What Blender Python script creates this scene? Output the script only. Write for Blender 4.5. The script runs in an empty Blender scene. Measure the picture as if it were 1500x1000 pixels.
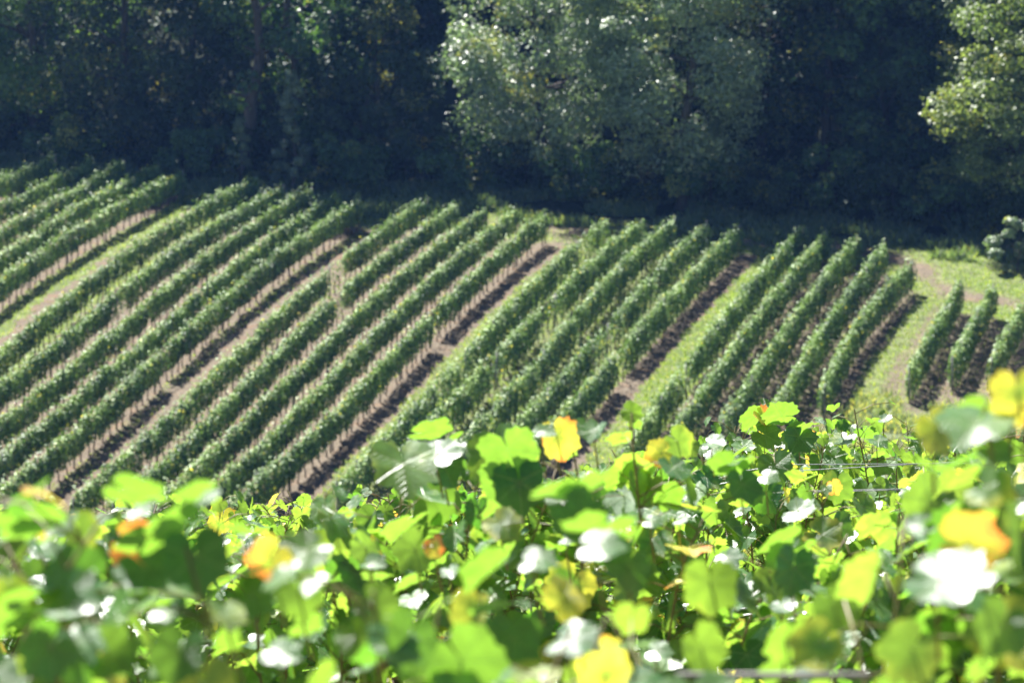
import bpy, math
import numpy as np
from math import radians as RAD

HAZE = 0.00013
rng = np.random.default_rng(7)
C = bpy.context.scene.collection
sc = bpy.context.scene

# ------------------------------------------------------------ camera
PITCH = RAD(-5.0)
F = 100.0 / 36.0 * 1500.0          # focal length in pixels of the 1500 x 1000 photograph
cam_d = bpy.data.cameras.new("camera")
cam = bpy.data.objects.new("camera", cam_d)
C.objects.link(cam)
cam_d.lens = 100.0
cam_d.sensor_width = 36.0
cam_d.clip_start = 0.1
cam_d.clip_end = 3000
cam.location = (0, 0, 0)
cam.rotation_euler = (RAD(90) + PITCH, 0, 0)
cam_d.dof.use_dof = True
cam_d.dof.focus_distance = 11.0
cam_d.dof.aperture_fstop = 7.4
sc.camera = cam

# ------------------------------------------------------------ light
SUN_EL, SUN_AZ = RAD(56), RAD(-32)          # azimuth from +Y, positive to the right
sun_dir = np.array([math.sin(SUN_AZ) * math.cos(SUN_EL), math.cos(SUN_AZ) * math.cos(SUN_EL), math.sin(SUN_EL)])
ld = bpy.data.lights.new("sun", "SUN")
ld.energy = 5.0
ld.angle = RAD(0.53)
ld.color = (1.0, 0.97, 0.92)
lo = bpy.data.objects.new("sun", ld)
C.objects.link(lo)
lo.location = (0, 0, 60)
from mathutils import Vector
lo.rotation_euler = Vector(-sun_dir).to_track_quat('-Z', 'Y').to_euler()

w = bpy.data.worlds.new("World")
sc.world = w
w.use_nodes = True
nt = w.node_tree
bg = nt.nodes["Background"]
sky = nt.nodes.new("ShaderNodeTexSky")
sky.sky_type = 'NISHITA'
sky.sun_disc = False
sky.sun_elevation = SUN_EL
sky.sun_rotation = SUN_AZ
sky.ozone_density = 4.0
sky.air_density = 0.4
sky.dust_density = 0.3
nt.links.new(sky.outputs[0], bg.inputs[0])
bg.inputs[1].default_value = 0.05

sc.view_settings.view_transform = 'Standard'
sc.view_settings.look = 'None'
sc.view_settings.exposure = 1.75
sc.view_settings.gamma = 1.0
cy = sc.cycles
cy.max_bounces = 6
cy.diffuse_bounces = 3
cy.glossy_bounces = 2
cy.transmission_bounces = 3
cy.volume_bounces = 0
cy.transparent_max_bounces = 4
cy.use_denoising = True
cy.caustics_reflective = False
cy.caustics_refractive = False

# ------------------------------------------------------------ geometry of the view
cp, sp = math.cos(PITCH), math.sin(PITCH)
def ray(px, py):
    """direction with unit depth along the lens axis for a point of the 1500 x 1000 photograph"""
    x = (px - 750.0) / F
    u = (500.0 - py) / F
    return np.array([x, cp - u * sp, sp + u * cp])
def project(P):
    P = np.asarray(P)
    d = P[..., 1] * cp + P[..., 2] * sp
    u = -P[..., 1] * sp + P[..., 2] * cp
    return 750 + F * P[..., 0] / d, 500 - F * u / d, d

K_FIELD, Y_FIELD, Z_FIELD = 0.1864, 154.67, -12.45
def smin(a, b, k):
    h = np.clip(0.5 + 0.5 * (b - a) / k, 0, 1)
    return b * (1 - h) + a * h - k * h * (1 - h)
def smax(a, b, k):
    return -smin(-a, -b, k)
def ground(x, y):
    """height of the land: the slope we stand on, the vineyard slope opposite, the wooded hill behind"""
    x = np.asarray(x, float); y = np.asarray(y, float)
    near = -1.65 - 0.158 * y
    field = Z_FIELD + K_FIELD * (y - Y_FIELD)
    z = smax(near, field, 2.0)
    edge = 184 - 0.38 * x - 3.0 * np.clip((-x - 3) / 8, 0, 1)
    hill = np.maximum(y - edge, 0)
    return z + 0.35 * hill * np.clip(hill / 25.0, 0, 1)
def on_field(px, py, h=1.9):
    d = ray(px, py)
    # canopy height above the field plane
    t = (Z_FIELD + h - K_FIELD * Y_FIELD) / (d[2] - K_FIELD * d[1])
    return d * t

# ------------------------------------------------------------ helpers
def put(o, parent=None, loc=(0, 0, 0)):
    C.objects.link(o)
    o.location = loc
    if parent is not None:
        o.parent = parent
    return o
def tag(o, label=None, cat=None, group=None, kind=None):
    if label: o["label"] = label
    if cat: o["category"] = cat
    if group: o["group"] = group
    if kind: o["kind"] = kind
    return o
def empty(name, loc, label, cat, group=None):
    o = bpy.data.objects.new(name, None)
    o.empty_display_size = 0.3
    put(o, None, loc)
    return tag(o, label, cat, group)

def fast_mesh(name, V, quads=None, tris=None, mat=None, col=None, uv=None, smooth=True):
    me = bpy.data.meshes.new(name)
    V = np.asarray(V, np.float32).reshape(-1, 3)
    nq = 0 if quads is None else len(quads)
    ntr = 0 if tris is None else len(tris)
    li = []
    if nq: li.append(np.asarray(quads, np.int32).ravel())
    if ntr: li.append(np.asarray(tris, np.int32).ravel())
    li = np.concatenate(li)
    me.vertices.add(len(V)); me.vertices.foreach_set("co", V.ravel())
    me.loops.add(len(li)); me.loops.foreach_set("vertex_index", li)
    me.polygons.add(nq + ntr)
    st = np.concatenate([np.arange(nq) * 4, nq * 4 + np.arange(ntr) * 3]).astype(np.int32)
    me.polygons.foreach_set("loop_start", st)
    if smooth:
        me.polygons.foreach_set("use_smooth", np.ones(nq + ntr, bool))
    me.update(calc_edges=True)
    if col is not None:
        a = me.color_attributes.new("tint", 'FLOAT_COLOR', 'POINT')
        a.data.foreach_set("color", np.asarray(col, np.float32).ravel())
    if uv is not None:
        a = me.attributes.new("leaf_xy", 'FLOAT_VECTOR', 'POINT')
        a.data.foreach_set("vector", np.asarray(uv, np.float32).ravel())
    if mat: me.materials.append(mat)
    return me
def mesh_obj(name, V, quads=None, tris=None, mat=None, col=None, uv=None, parent=None, loc=(0, 0, 0), smooth=True):
    me = fast_mesh(name, V, quads, tris, mat, col, uv, smooth)
    return put(bpy.data.objects.new(name, me), parent, loc)

def norm(a):
    return a / np.maximum(np.linalg.norm(a, axis=-1, keepdims=True), 1e-9)

def tube(P, R, n=7):
    """tapered tube along points P with radii R -> verts, quads"""
    P = np.asarray(P, float); R = np.asarray(R, float)
    T = norm(np.gradient(P, axis=0))
    ref = np.array([0.3, 0.1, 1.0]) if abs(T[0][2]) < 0.8 else np.array([1.0, 0.2, 0.1])
    A = norm(np.cross(T, ref)); B = np.cross(T, A)
    th = np.linspace(0, 2 * np.pi, n, endpoint=False)
    V = P[:, None] + R[:, None, None] * (np.cos(th)[None, :, None] * A[:, None] + np.sin(th)[None, :, None] * B[:, None])
    m = len(P)
    i, j = np.meshgrid(np.arange(m - 1), np.arange(n), indexing='ij')
    a = i * n + j; b = i * n + (j + 1) % n
    Q = np.stack([a, b, b + n, a + n], -1).reshape(-1, 4)
    V = np.concatenate([V.reshape(-1, 3), P[:1], P[-1:]])
    j = np.arange(n)
    c0 = np.stack([(j + 1) % n, j, np.full(n, m * n), np.full(n, m * n)], -1)
    base = (m - 1) * n
    c1 = np.stack([base + j, base + (j + 1) % n, np.full(n, m * n + 1)], -1)
    return V, Q, np.concatenate([c0[:, :3], c1])
class Bag:
    def __init__(s): s.V = []; s.Q = []; s.T = []; s.n = 0
    def add(s, V, Q=None, T=None):
        if Q is not None and len(Q): s.Q.append(np.asarray(Q) + s.n)
        if T is not None and len(T): s.T.append(np.asarray(T) + s.n)
        s.V.append(V); s.n += len(V)
    def obj(s, name, mat, parent=None, loc=(0, 0, 0), smooth=True):
        return mesh_obj(name, np.concatenate(s.V), np.concatenate(s.Q) if s.Q else None,
                        np.concatenate(s.T) if s.T else None, mat, parent=parent, loc=loc, smooth=smooth)

def vnoise(x, seed=0):
    """smooth 1-D value noise in -1..1"""
    x = np.asarray(x, float)
    i = np.floor(x).astype(int); f = x - i
    f = f * f * (3 - 2 * f)
    h = lambda k: np.modf(np.abs(np.sin(k * 127.1 + seed * 311.7) * 43758.5453))[0]
    return (h(i) * (1 - f) + h(i + 1) * f) * 2 - 1
def vnoise2(x, y, seed=0):
    x = np.asarray(x, float); y = np.asarray(y, float)
    i = np.floor(x).astype(int); j = np.floor(y).astype(int)
    fx = x - i; fy = y - j
    fx = fx * fx * (3 - 2 * fx); fy = fy * fy * (3 - 2 * fy)
    h = lambda a, b: np.modf(np.abs(np.sin(a * 127.1 + b * 269.5 + seed * 311.7) * 43758.5453))[0]
    return ((h(i, j) * (1 - fx) + h(i + 1, j) * fx) * (1 - fy) + (h(i, j + 1) * (1 - fx) + h(i + 1, j + 1) * fx) * fy) * 2 - 1

# ------------------------------------------------------------ materials
def new_mat(name):
    m = bpy.data.materials.new(name); m.use_nodes = True
    n = m.node_tree.nodes; n.clear()
    return m, n, m.node_tree.links
def ramp(n, pts):
    r = n.new("ShaderNodeValToRGB")
    e = r.color_ramp.elements
    while len(e) > 1: e.remove(e[-1])
    e[0].position = pts[0][0]; e[0].color = (*pts[0][1], 1)
    for p, c in pts[1:]:
        x = e.new(p); x.color = (*c, 1)
    return r
def math_node(n, l, op, a, b=None, c=None, clamp=False):
    m = n.new("ShaderNodeMath"); m.operation = op; m.use_clamp = clamp
    for k, v in enumerate((a, b, c)):
        if v is None: continue
        if isinstance(v, (int, float)): m.inputs[k].default_value = v
        else: l.new(v, m.inputs[k])
    return m.outputs[0]
def mix_col(n, l, fac, a, b, mode='MIX'):
    m = n.new("ShaderNodeMix"); m.data_type = 'RGBA'; m.blend_type = mode
    for sock, v in ((m.inputs[0], fac), (m.inputs[6], a), (m.inputs[7], b)):
        if isinstance(v, (int, float)): sock.default_value = v
        elif isinstance(v, tuple): sock.default_value = (*v, 1)
        else: l.new(v, sock)
    return m.outputs[2]

def leaf_mat(name, green, pale, yellow, red, trans_green, trans_yellow, under, rough=0.36, spec=0.5, veins=False, tr=1.0):
    """tint.r = hue of the leaf, tint.g = how far it has turned, tint.b = 0 at the stalk .. 1 at the rim"""
    m, n, l = new_mat(name)
    out = n.new("ShaderNodeOutputMaterial")
    at = n.new("ShaderNodeAttribute"); at.attribute_name = "tint"
    s = n.new("ShaderNodeSeparateColor"); l.new(at.outputs[0], s.inputs[0])
    geo = n.new("ShaderNodeNewGeometry")
    noi = n.new("ShaderNodeTexNoise"); noi.inputs['Scale'].default_value = 15 if veins else 6; noi.inputs['Detail'].default_value = 3
    l.new(geo.outputs['Position'], noi.inputs['Vector'])
    base = mix_col(n, l, s.outputs[0], green, pale)
    t = mix_col(n, l, s.outputs[0], trans_green, trans_yellow)
    # turned: g + rim * noise
    k = math_node(n, l, 'MULTIPLY', s.outputs[2], 0.55)
    k = math_node(n, l, 'ADD', k, math_node(n, l, 'MULTIPLY_ADD', noi.outputs[0], 2.6, -0.85))
    k = math_node(n, l, 'MULTIPLY', k, s.outputs[1])
    ky = math_node(n, l, 'MULTIPLY_ADD', k, 3.0, -0.45, clamp=True)
    kr = math_node(n, l, 'MULTIPLY_ADD', k, 4.2, -2.55, clamp=True)
    base = mix_col(n, l, ky, base, yellow); base = mix_col(n, l, kr, base, red)
    t = mix_col(n, l, ky, t, (0.56, 0.50, 0.05)); t = mix_col(n, l, kr, t, (0.68, 0.24, 0.04))
    bump_src = noi.outputs[0]
    if veins:
        uvn = n.new("ShaderNodeAttribute"); uvn.attribute_name = "leaf_xy"
        sx = n.new("ShaderNodeSeparateXYZ"); l.new(uvn.outputs['Vector'], sx.inputs[0])
        ax = math_node(n, l, 'ABSOLUTE', sx.outputs[0])
        y = sx.outputs[1]
        best = None
        for a in (0, 52, 112):
            ca, sa = math.cos(RAD(a)), math.sin(RAD(a))
            # distance from the line through the stalk in direction (sa, ca)
            d1 = math_node(n, l, 'MULTIPLY', ax, ca)
            d2 = math_node(n, l, 'MULTIPLY_ADD', y, -sa, d1)
            d = math_node(n, l, 'ABSOLUTE', d2)
            al = math_node(n, l, 'MULTIPLY', ax, sa)
            al = math_node(n, l, 'MULTIPLY_ADD', y, ca, al)      # along
            # side veins branch off the main one
            sv = math_node(n, l, 'MULTIPLY_ADD', d, -0.9, al)
            sv = math_node(n, l, 'MULTIPLY', sv, 44.0)
            sv = math_node(n, l, 'SINE', sv)
            sv = math_node(n, l, 'MULTIPLY_ADD', sv, 9.0, -8.1, clamp=True)
            near = math_node(n, l, 'MULTIPLY_ADD', d, -3.2, 1.0, clamp=True)
            sv = math_node(n, l, 'MULTIPLY', sv, near)
            sv = math_node(n, l, 'MULTIPLY', sv, 0.6)
            mv = math_node(n, l, 'MULTIPLY_ADD', d, -55.0, 1.25, clamp=True)
            pos = math_node(n, l, 'MULTIPLY', al, 60.0, clamp=True)
            v = math_node(n, l, 'MAXIMUM', mv, sv)
            v = math_node(n, l, 'MULTIPLY', v, pos)
            best = v if best is None else math_node(n, l, 'MAXIMUM', best, v)
        base = mix_col(n, l, math_node(n, l, 'MULTIPLY', best, 0.55), base, (0.30, 0.36, 0.14))
        t = mix_col(n, l, math_node(n, l, 'MULTIPLY', best, 0.6), t, (0.07, 0.15, 0.02))
        bump_src = math_node(n, l, 'MULTIPLY_ADD', best, -0.5, noi.outputs[0])
    n2 = n.new("ShaderNodeTexNoise"); n2.inputs['Scale'].default_value = 60 if veins else 3; n2.inputs['Detail'].default_value = 4
    l.new(geo.outputs['Position'], n2.inputs['Vector'])
    mot = math_node(n, l, 'MULTIPLY_ADD', n2.outputs[0], 1.3, 0.35)
    cm = n.new("ShaderNodeCombineColor"); [l.new(mot, cm.inputs[q_]) for q_ in range(3)]
    base = mix_col(n, l, 0.8, base, cm.outputs[0], 'MULTIPLY'); t = mix_col(n, l, 0.55, t, cm.outputs[0], 'MULTIPLY')
    front_col = base
    base = mix_col(n, l, geo.outputs['Backfacing'], front_col, mix_col(n, l, 0.35, front_col, under))
    p = n.new("ShaderNodeBsdfPrincipled")
    l.new(base, p.inputs['Base Color'])
    rr = math_node(n, l, 'MULTIPLY_ADD', geo.outputs['Backfacing'], 0.25, rough)
    l.new(rr, p.inputs['Roughness'])
    p.inputs['Specular IOR Level'].default_value = spec
    b = n.new("ShaderNodeBump"); b.inputs['Strength'].default_value = 0.55 if veins else 0.3; b.inputs['Distance'].default_value = 0.007 if veins else 0.03
    l.new(bump_src, b.inputs['Height']); l.new(b.outputs[0], p.inputs['Normal'])
    tb = n.new("ShaderNodeBsdfTranslucent")
    l.new(mix_col(n, l, 1.0, t, (tr, tr, tr), 'MULTIPLY'), tb.inputs[0])
    ad = n.new("ShaderNodeAddShader")
    l.new(p.outputs[0], ad.inputs[0]); l.new(tb.outputs[0], ad.inputs[1])
    l.new(ad.outputs[0], out.inputs[0])
    return m

def rough_mat(name, c1, c2, scale=8.0, rough=0.9, bump=0.4, stretch=(1, 1, 1)):
    m, n, l = new_mat(name)
    out = n.new("ShaderNodeOutputMaterial")
    tc = n.new("ShaderNodeTexCoord"); mp = n.new("ShaderNodeMapping"); mp.inputs['Scale'].default_value = stretch
    l.new(tc.outputs['Object'], mp.inputs[0])
    noi = n.new("ShaderNodeTexNoise"); noi.inputs['Scale'].default_value = scale; noi.inputs['Detail'].default_value = 5
    l.new(mp.outputs[0], noi.inputs[0])
    r = ramp(n, [(0.3, c1), (0.7, c2)]); l.new(noi.outputs[0], r.inputs[0])
    p = n.new("ShaderNodeBsdfPrincipled"); p.inputs['Roughness'].default_value = rough
    l.new(r.outputs[0], p.inputs['Base Color'])
    b = n.new("ShaderNodeBump"); b.inputs['Strength'].default_value = bump; b.inputs['Distance'].default_value = 0.02
    l.new(noi.outputs[0], b.inputs['Height']); l.new(b.outputs[0], p.inputs['Normal'])
    l.new(p.outputs[0], out.inputs[0])
    return m

M_LEAF = leaf_mat("grape_leaf", (0.015, 0.056, 0.028), (0.055, 0.12, 0.03), (0.40, 0.36, 0.05), (0.48, 0.13, 0.04),
                  (0.065, 0.19, 0.012), (0.215, 0.32, 0.03), (0.16, 0.22, 0.13), rough=0.37, spec=0.55, veins=True)
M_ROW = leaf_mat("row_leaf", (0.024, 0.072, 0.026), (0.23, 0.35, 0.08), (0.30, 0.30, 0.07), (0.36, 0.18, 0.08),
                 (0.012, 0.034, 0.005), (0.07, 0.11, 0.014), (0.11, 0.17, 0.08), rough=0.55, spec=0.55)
M_WOOD = rough_mat("vine_bark", (0.035, 0.024, 0.017), (0.10, 0.066, 0.045), 30, 0.9, 0.6, (1, 1, 0.25))
M_TRUNK = rough_mat("tree_bark", (0.04, 0.035, 0.03), (0.12, 0.10, 0.085), 6, 0.95, 0.6, (1, 1, 0.2))
M_CANE = rough_mat("green_cane", (0.16, 0.10, 0.05), (0.22, 0.20, 0.07), 40, 0.5, 0.2)
M_POST = rough_mat("weathered_post", (0.18, 0.17, 0.16), (0.34, 0.32, 0.30), 14, 0.85, 0.5, (1, 1, 0.15))
m, n, l = new_mat("galvanised_wire")
out = n.new("ShaderNodeOutputMaterial"); p = n.new("ShaderNodeBsdfPrincipled")
noi = n.new("ShaderNodeTexNoise"); noi.inputs['Scale'].default_value = 30
r = ramp(n, [(0.3, (0.40, 0.40, 0.41)), (0.7, (0.66, 0.66, 0.68))]); l.new(noi.outputs[0], r.inputs[0])
l.new(r.outputs[0], p.inputs['Base Color']); p.inputs['Metallic'].default_value = 0.85; p.inputs['Roughness'].default_value = 0.42
l.new(p.outputs[0], out.inputs[0])
M_WIRE = m

def tree_mat(name, dark, light, td, tl, rough=0.45, spec=0.5, yellow=(0.30, 0.28, 0.06)):
    return leaf_mat(name, dark, light, yellow, (0.30, 0.15, 0.05), td, tl, (0.12, 0.15, 0.11), rough=rough, spec=spec)
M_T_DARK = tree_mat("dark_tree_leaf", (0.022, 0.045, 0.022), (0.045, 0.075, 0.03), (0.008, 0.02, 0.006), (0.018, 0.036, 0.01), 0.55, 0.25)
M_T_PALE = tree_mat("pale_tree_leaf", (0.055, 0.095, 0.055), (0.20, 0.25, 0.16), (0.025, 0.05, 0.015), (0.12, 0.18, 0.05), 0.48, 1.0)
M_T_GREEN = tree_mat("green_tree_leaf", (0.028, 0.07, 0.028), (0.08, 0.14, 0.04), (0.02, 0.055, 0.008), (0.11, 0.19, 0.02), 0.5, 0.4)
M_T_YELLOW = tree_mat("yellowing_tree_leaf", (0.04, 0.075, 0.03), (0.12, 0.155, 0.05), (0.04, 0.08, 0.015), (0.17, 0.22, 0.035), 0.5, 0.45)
M_GRASS = leaf_mat("grass_blade", (0.06, 0.11, 0.03), (0.15, 0.18, 0.07), (0.30, 0.27, 0.15), (0.3, 0.2, 0.1),
                   (0.08, 0.15, 0.015), (0.26, 0.33, 0.04), (0.12, 0.16, 0.06), rough=0.6, spec=0.25)
M_WEED = leaf_mat("weed_leaf", (0.08, 0.12, 0.06), (0.18, 0.20, 0.12), (0.32, 0.28, 0.16), (0.3, 0.2, 0.1),
                  (0.07, 0.12, 0.02), (0.16, 0.20, 0.05), (0.14, 0.17, 0.10), rough=0.6, spec=0.3)

# ground: tint.r = grass, tint.g = tall weeds bank, tint.b = woodland floor plus tree shade painted onto the headland
m, n, l = new_mat("vineyard_soil")
out = n.new("ShaderNodeOutputMaterial"); p = n.new("ShaderNodeBsdfPrincipled"); p.inputs['Roughness'].default_value = 0.95
p.inputs['Specular IOR Level'].default_value = 0.2
at = n.new("ShaderNodeAttribute"); at.attribute_name = "tint"
s = n.new("ShaderNodeSeparateColor"); l.new(at.outputs[0], s.inputs[0])
geo = n.new("ShaderNodeNewGeometry")
def gn(scale, detail=5, rough=0.6):
    t = n.new("ShaderNodeTexNoise"); t.inputs['Scale'].default_value = scale; t.inputs['Detail'].default_value = detail
    t.inputs['Roughness'].default_value = rough
    l.new(geo.outputs['Position'], t.inputs['Vector']); return t.outputs[0]
nf, nm, nb = gn(7.0), gn(1.6), gn(0.35)
soil = ramp(n, [(0.25, (0.072, 0.053, 0.035)), (0.5, (0.145, 0.115, 0.080)), (0.75, (0.235, 0.195, 0.145))]); l.new(nf, soil.inputs[0])
rust = mix_col(n, l, math_node(n, l, 'MULTIPLY_ADD', nm, 4.0, -2.1, clamp=True), soil.outputs[0], (0.22, 0.125, 0.07))
grass = ramp(n, [(0.3, (0.075, 0.115, 0.035)), (0.5, (0.13, 0.17, 0.055)), (0.7, (0.22, 0.22, 0.11))]); l.new(nm, grass.inputs[0])
gk = math_node(n, l, 'MULTIPLY_ADD', nf, 1.6, -0.8)
gk = math_node(n, l, 'ADD', gk, math_node(n, l, 'MULTIPLY_ADD', nm, 1.4, -0.7))
gk = math_node(n, l, 'MULTIPLY_ADD', gk, 0.9, s.outputs[0])
gk = math_node(n, l, 'MULTIPLY_ADD', gk, 3.2, -1.1, clamp=True)
c = mix_col(n, l, gk, rust, grass.outputs[0])
weeds = ramp(n, [(0.3, (0.10, 0.13, 0.06)), (0.6, (0.17, 0.20, 0.10)), (0.8, (0.27, 0.25, 0.17))]); l.new(nf, weeds.inputs[0])
c = mix_col(n, l, s.outputs[1], c, weeds.outputs[0])
wood = ramp(n, [(0.3, (0.020, 0.030, 0.018)), (0.7, (0.05, 0.06, 0.03))]); l.new(nm, wood.inputs[0])  # dark floor colour, also painted as shade on the grass before the trees
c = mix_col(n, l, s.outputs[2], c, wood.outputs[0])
l.new(c, p.inputs['Base Color'])
b = n.new("ShaderNodeBump"); b.inputs['Strength'].default_value = 0.7; b.inputs['Distance'].default_value = 0.12
l.new(nf, b.inputs['Height']); l.new(b.outputs[0], p.inputs['Normal'])
l.new(p.outputs[0], out.inputs[0])
M_GROUND = m

# ------------------------------------------------------------ the rows of the opposite vineyard, ridge lines read off the photograph
ROWS = [
 ("A", [(80,225),(40,240),(0,257),(-60,285)]),
 ("A", [(137,231),(67,258),(0,293),(-60,322)]),
 ("A", [(178,234),(110,268),(0,330),(-60,364)]),
 ("A", [(227,237),(167,267),(90,309),(0,367),(-60,406)]),
 ("A", [(264,247),(200,279),(110,328),(50,367),(0,403),(-60,446)]),
 ("B", [(367,257),(333,276),(250,318),(193,356),(143,392),(83,437),(0,507),(-60,556)]),
 ("B", [(409,269),(367,293),(283,337),(213,388),(155,436),(80,494),(0,555),(-60,600)]),
 ("B", [(452,272),(400,300),(320,352),(255,405),(180,463),(90,536),(0,607),(-60,654)]),
 ("B", [(492,278),(440,308),(360,365),(290,425),(215,485),(110,568),(0,655),(-60,702)]),
 ("B", [(524,291),(460,326),(393,371),(317,440),(240,507),(120,604),(0,707),(-60,756)]),
 ("C", [(624,288),(583,311),(543,336),(497,373),(423,440),(350,500),(300,545),(233,610),(167,670),(100,726)]),
 ("C", [(664,298),(633,317),(567,360),(497,420),(440,475),(393,519),(320,591),(240,659),(160,735)]),
 ("C", [(706,305),(665,332),(613,370),(533,440),(493,478),(450,519),(400,566),(320,636),(220,730)]),
 ("C", [(750,305),(693,349),(633,397),(567,456),(500,524),(450,577),(390,634),(333,682),(270,738)]),
 ("C", [(795,311),(733,356),(667,416),(587,497),(513,570),(450,628),(400,670),(330,733)]),
 ("D", [(885,318),(817,368),(750,435),(693,498),(617,572),(575,614),(533,657),(490,702)]),
 ("D", [(935,320),(867,373),(793,440),(733,502),(693,542),(627,608),(575,662)]),
 ("D", [(984,317),(933,356),(900,388),(850,443),(800,500),(733,575),(667,640),(620,684)]),
 ("D", [(1031,322),(987,363),(927,425),(897,458),(850,512),(800,562),(740,628),(690,682)]),
 ("D", [(1078,327),(1017,387),(967,436),(913,496),(850,565),(790,628),(750,672)]),
 ("E", [(1170,330),(1127,378),(1060,445),(1013,513),(975,560),(935,612),(905,655)]),
 ("E", [(1206,336),(1153,395),(1100,461),(1053,522),(1003,594),(975,636)]),
 ("E", [(1252,343),(1200,400),(1153,467),(1113,522),(1075,575),(1052,612)]),
 ("E", [(1292,354),(1250,405),(1200,477),(1160,538),(1130,587)]),
 ("E", [(1333,379),(1287,418),(1249,474),(1220,523),(1199,562)]),
 ("F", [(1405,408),(1377,441),(1348,499),(1329,535)]),
 ("F", [(1449,414),(1425,457),(1405,490),(1390,520)]),
 ("F", [(1499,437),(1473,467),(1455,505),(1450,522)]),
]
row_xy = []
for g, pts in ROWS:
    P = np.array([on_field(x, y)[:2] for x, y in pts])
    # smooth the read-off points: one gentle curve per row
    t = (P[:, 1] - P[:, 1].mean()) / 20.0
    cf = np.polyfit(t, P[:, 0], 3 if len(P) > 6 else (2 if len(P) > 4 else 1))
    y1, y0 = P[0, 1], P[-1, 1]
    if y0 > 128 and g not in "EF": y0 -= 3.0
    ys = np.linspace(y0, y1, max(6, int((y1 - y0) / 1.0)))
    ts = (ys - P[:, 1].mean()) / 20.0
    cf[-1] += 0.2
    row_xy.append((ys, np.polyval(cf, ts), cf, P[:, 1].mean()))
# the three rows at the right end start at the foot of the bank
def row_x(k, y):
    ys, xs, cf, ym = row_xy[k]
    yy = np.clip(y, ys[0] - 8, ys[-1] + 3)
    x = np.polyval(cf, (yy - ym) / 20.0)
    return x + (y - yy) * 0.27

# ------------------------------------------------------------ the land, one sheet
xl = np.unique(np.round(np.concatenate([np.linspace(-420, -60, 25), np.linspace(-60, -38, 23), np.arange(-38, 36, 0.33), np.linspace(36, 60, 25), np.linspace(60, 420, 25)]), 3))
yl = np.unique(np.round(np.concatenate([np.linspace(-40, 0, 9), np.linspace(0, 24, 49), np.linspace(24, 114, 46), np.arange(114, 192, 0.33), np.linspace(192, 240, 40), np.linspace(240, 640, 40)]), 3))
X, Y = np.meshgrid(xl, yl)
Z = ground(X, Y)
Z = Z + 0.05 * vnoise2(X * 0.9, Y * 0.9, 3) + 0.02 * vnoise2(X * 2.7, Y * 2.7, 4)
RX = np.stack([row_x(k, Y) for k in range(len(ROWS))])
ends = np.array([r[0][-1] for r in row_xy]); starts = np.array([r[0][0] for r in row_xy])
idx = (RX < X[None]).sum(0)                      # number of rows to the left
iL = np.clip(idx - 1, 0, len(ROWS) - 1); iR = np.clip(idx, 0, len(ROWS) - 1)
take = lambda A, i: np.take_along_axis(A, i[None], 0)[0]
xL, xR = take(RX, iL), take(RX, iR)
wgap = np.maximum(xR - xL, 0.01); tt = np.clip((X - xL) / wgap, 0, 1)
grp = np.array([ord(g) - 65 for g, _ in ROWS])
gL, gR = grp[iL], grp[iR]
lane = (gL != gR) & (idx > 0) & (idx < len(ROWS))
grassy = np.zeros_like(X)
ing = np.array([0.12, 0.12, 0.18, 0.6, 0.32, 0.3])
grassy[:] = ing[gL] + np.where(np.abs(tt - 0.5) < 0.3, 0.1, -0.1) * (gL < 3)
# lanes: bare wheel track and a grass strip
pat = {0: lambda t: np.where(t < 0.36, 0.66, np.where(t < 0.54, 0.0, 0.6)),
       1: lambda t: np.where(t < 0.24, 0.42, np.where(t < 0.55, 0.0, 0.3)),
       2: lambda t: np.where(t < 0.36, 0.02, 0.68),
       3: lambda t: np.where(t < 0.30, 0.0, 0.9),
       4: lambda t: np.where(t < 0.22, 0.25, np.where(t < 0.55, 0.66, 0.38)),
       5: lambda t: t * 0 + 0.4}
tw = tt + 0.07 * vnoise2(X * 0.5, Y * 0.5, 8)
for g, fn in pat.items():
    sel = lane & (gL == g)
    grassy[sel] = fn(tw[sel]) + 0.12 * vnoise2(X * 0.25, Y * 0.25, 5)[sel]
# headland above the rows
endL, endR = ends[iL], ends[iR]
ye = endL * (1 - tt) + endR * tt
hl = np.clip((Y - ye + 0.2) / 0.8, 0, 1)
hgrass = 0.72 + 0.30 * vnoise2(X * 0.3, Y * 0.3, 6)
trk = np.exp(-((Y - ye - 3.6 - 0.8 * vnoise2(X * 0.3, Y * 0.3, 15)) / 1.3) ** 2)
hgrass = hgrass + 0.12 * np.clip((X - 15) / 6, 0, 1) - 0.62 * trk * np.clip((X - 5) / 15 + 0.35, 0.3, 1)
grassy = grassy * (1 - hl) + hgrass * hl
# weedy bank below the right-hand rows
yb = 128 + 0 * X
yb = np.where(X > 9.5, starts[iL] * (1 - tt) + starts[iR] * tt - 0.8 + 4.5 * np.sin(np.pi * tt) * (gL == 4) * (gR == 5), 120)
bank = np.clip((yb - Y) / 2.0 + 0.5 * vnoise2(X * 0.4, Y * 0.4, 9), 0, 1)
bank = np.maximum(bank, np.clip((119 - Y) / 2, 0, 1) * (Y > 0))
nearf = np.clip((30 - Y) / 5, 0, 1)
floor_shade = np.clip((Y - (184 - 0.38 * X - 3.0 * np.clip((-X - 3) / 8, 0, 1) - 4.5)) / 3, 0, 1)  # begins in front of the trees: their shade painted dark into the ground
COLG = np.stack([grassy, np.where(Y < 60, 0.3, bank), floor_shade, np.ones_like(X)], -1).reshape(-1, 4)
ny, nx = X.shape
i, j = np.meshgrid(np.arange(ny - 1), np.arange(nx - 1), indexing='ij')
a = i * nx + j
Q = np.stack([a, a + 1, a + nx + 1, a + nx], -1).reshape(-1, 4)
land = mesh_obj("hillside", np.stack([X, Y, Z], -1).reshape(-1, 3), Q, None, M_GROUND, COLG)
tag(land, kind="structure")

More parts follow.
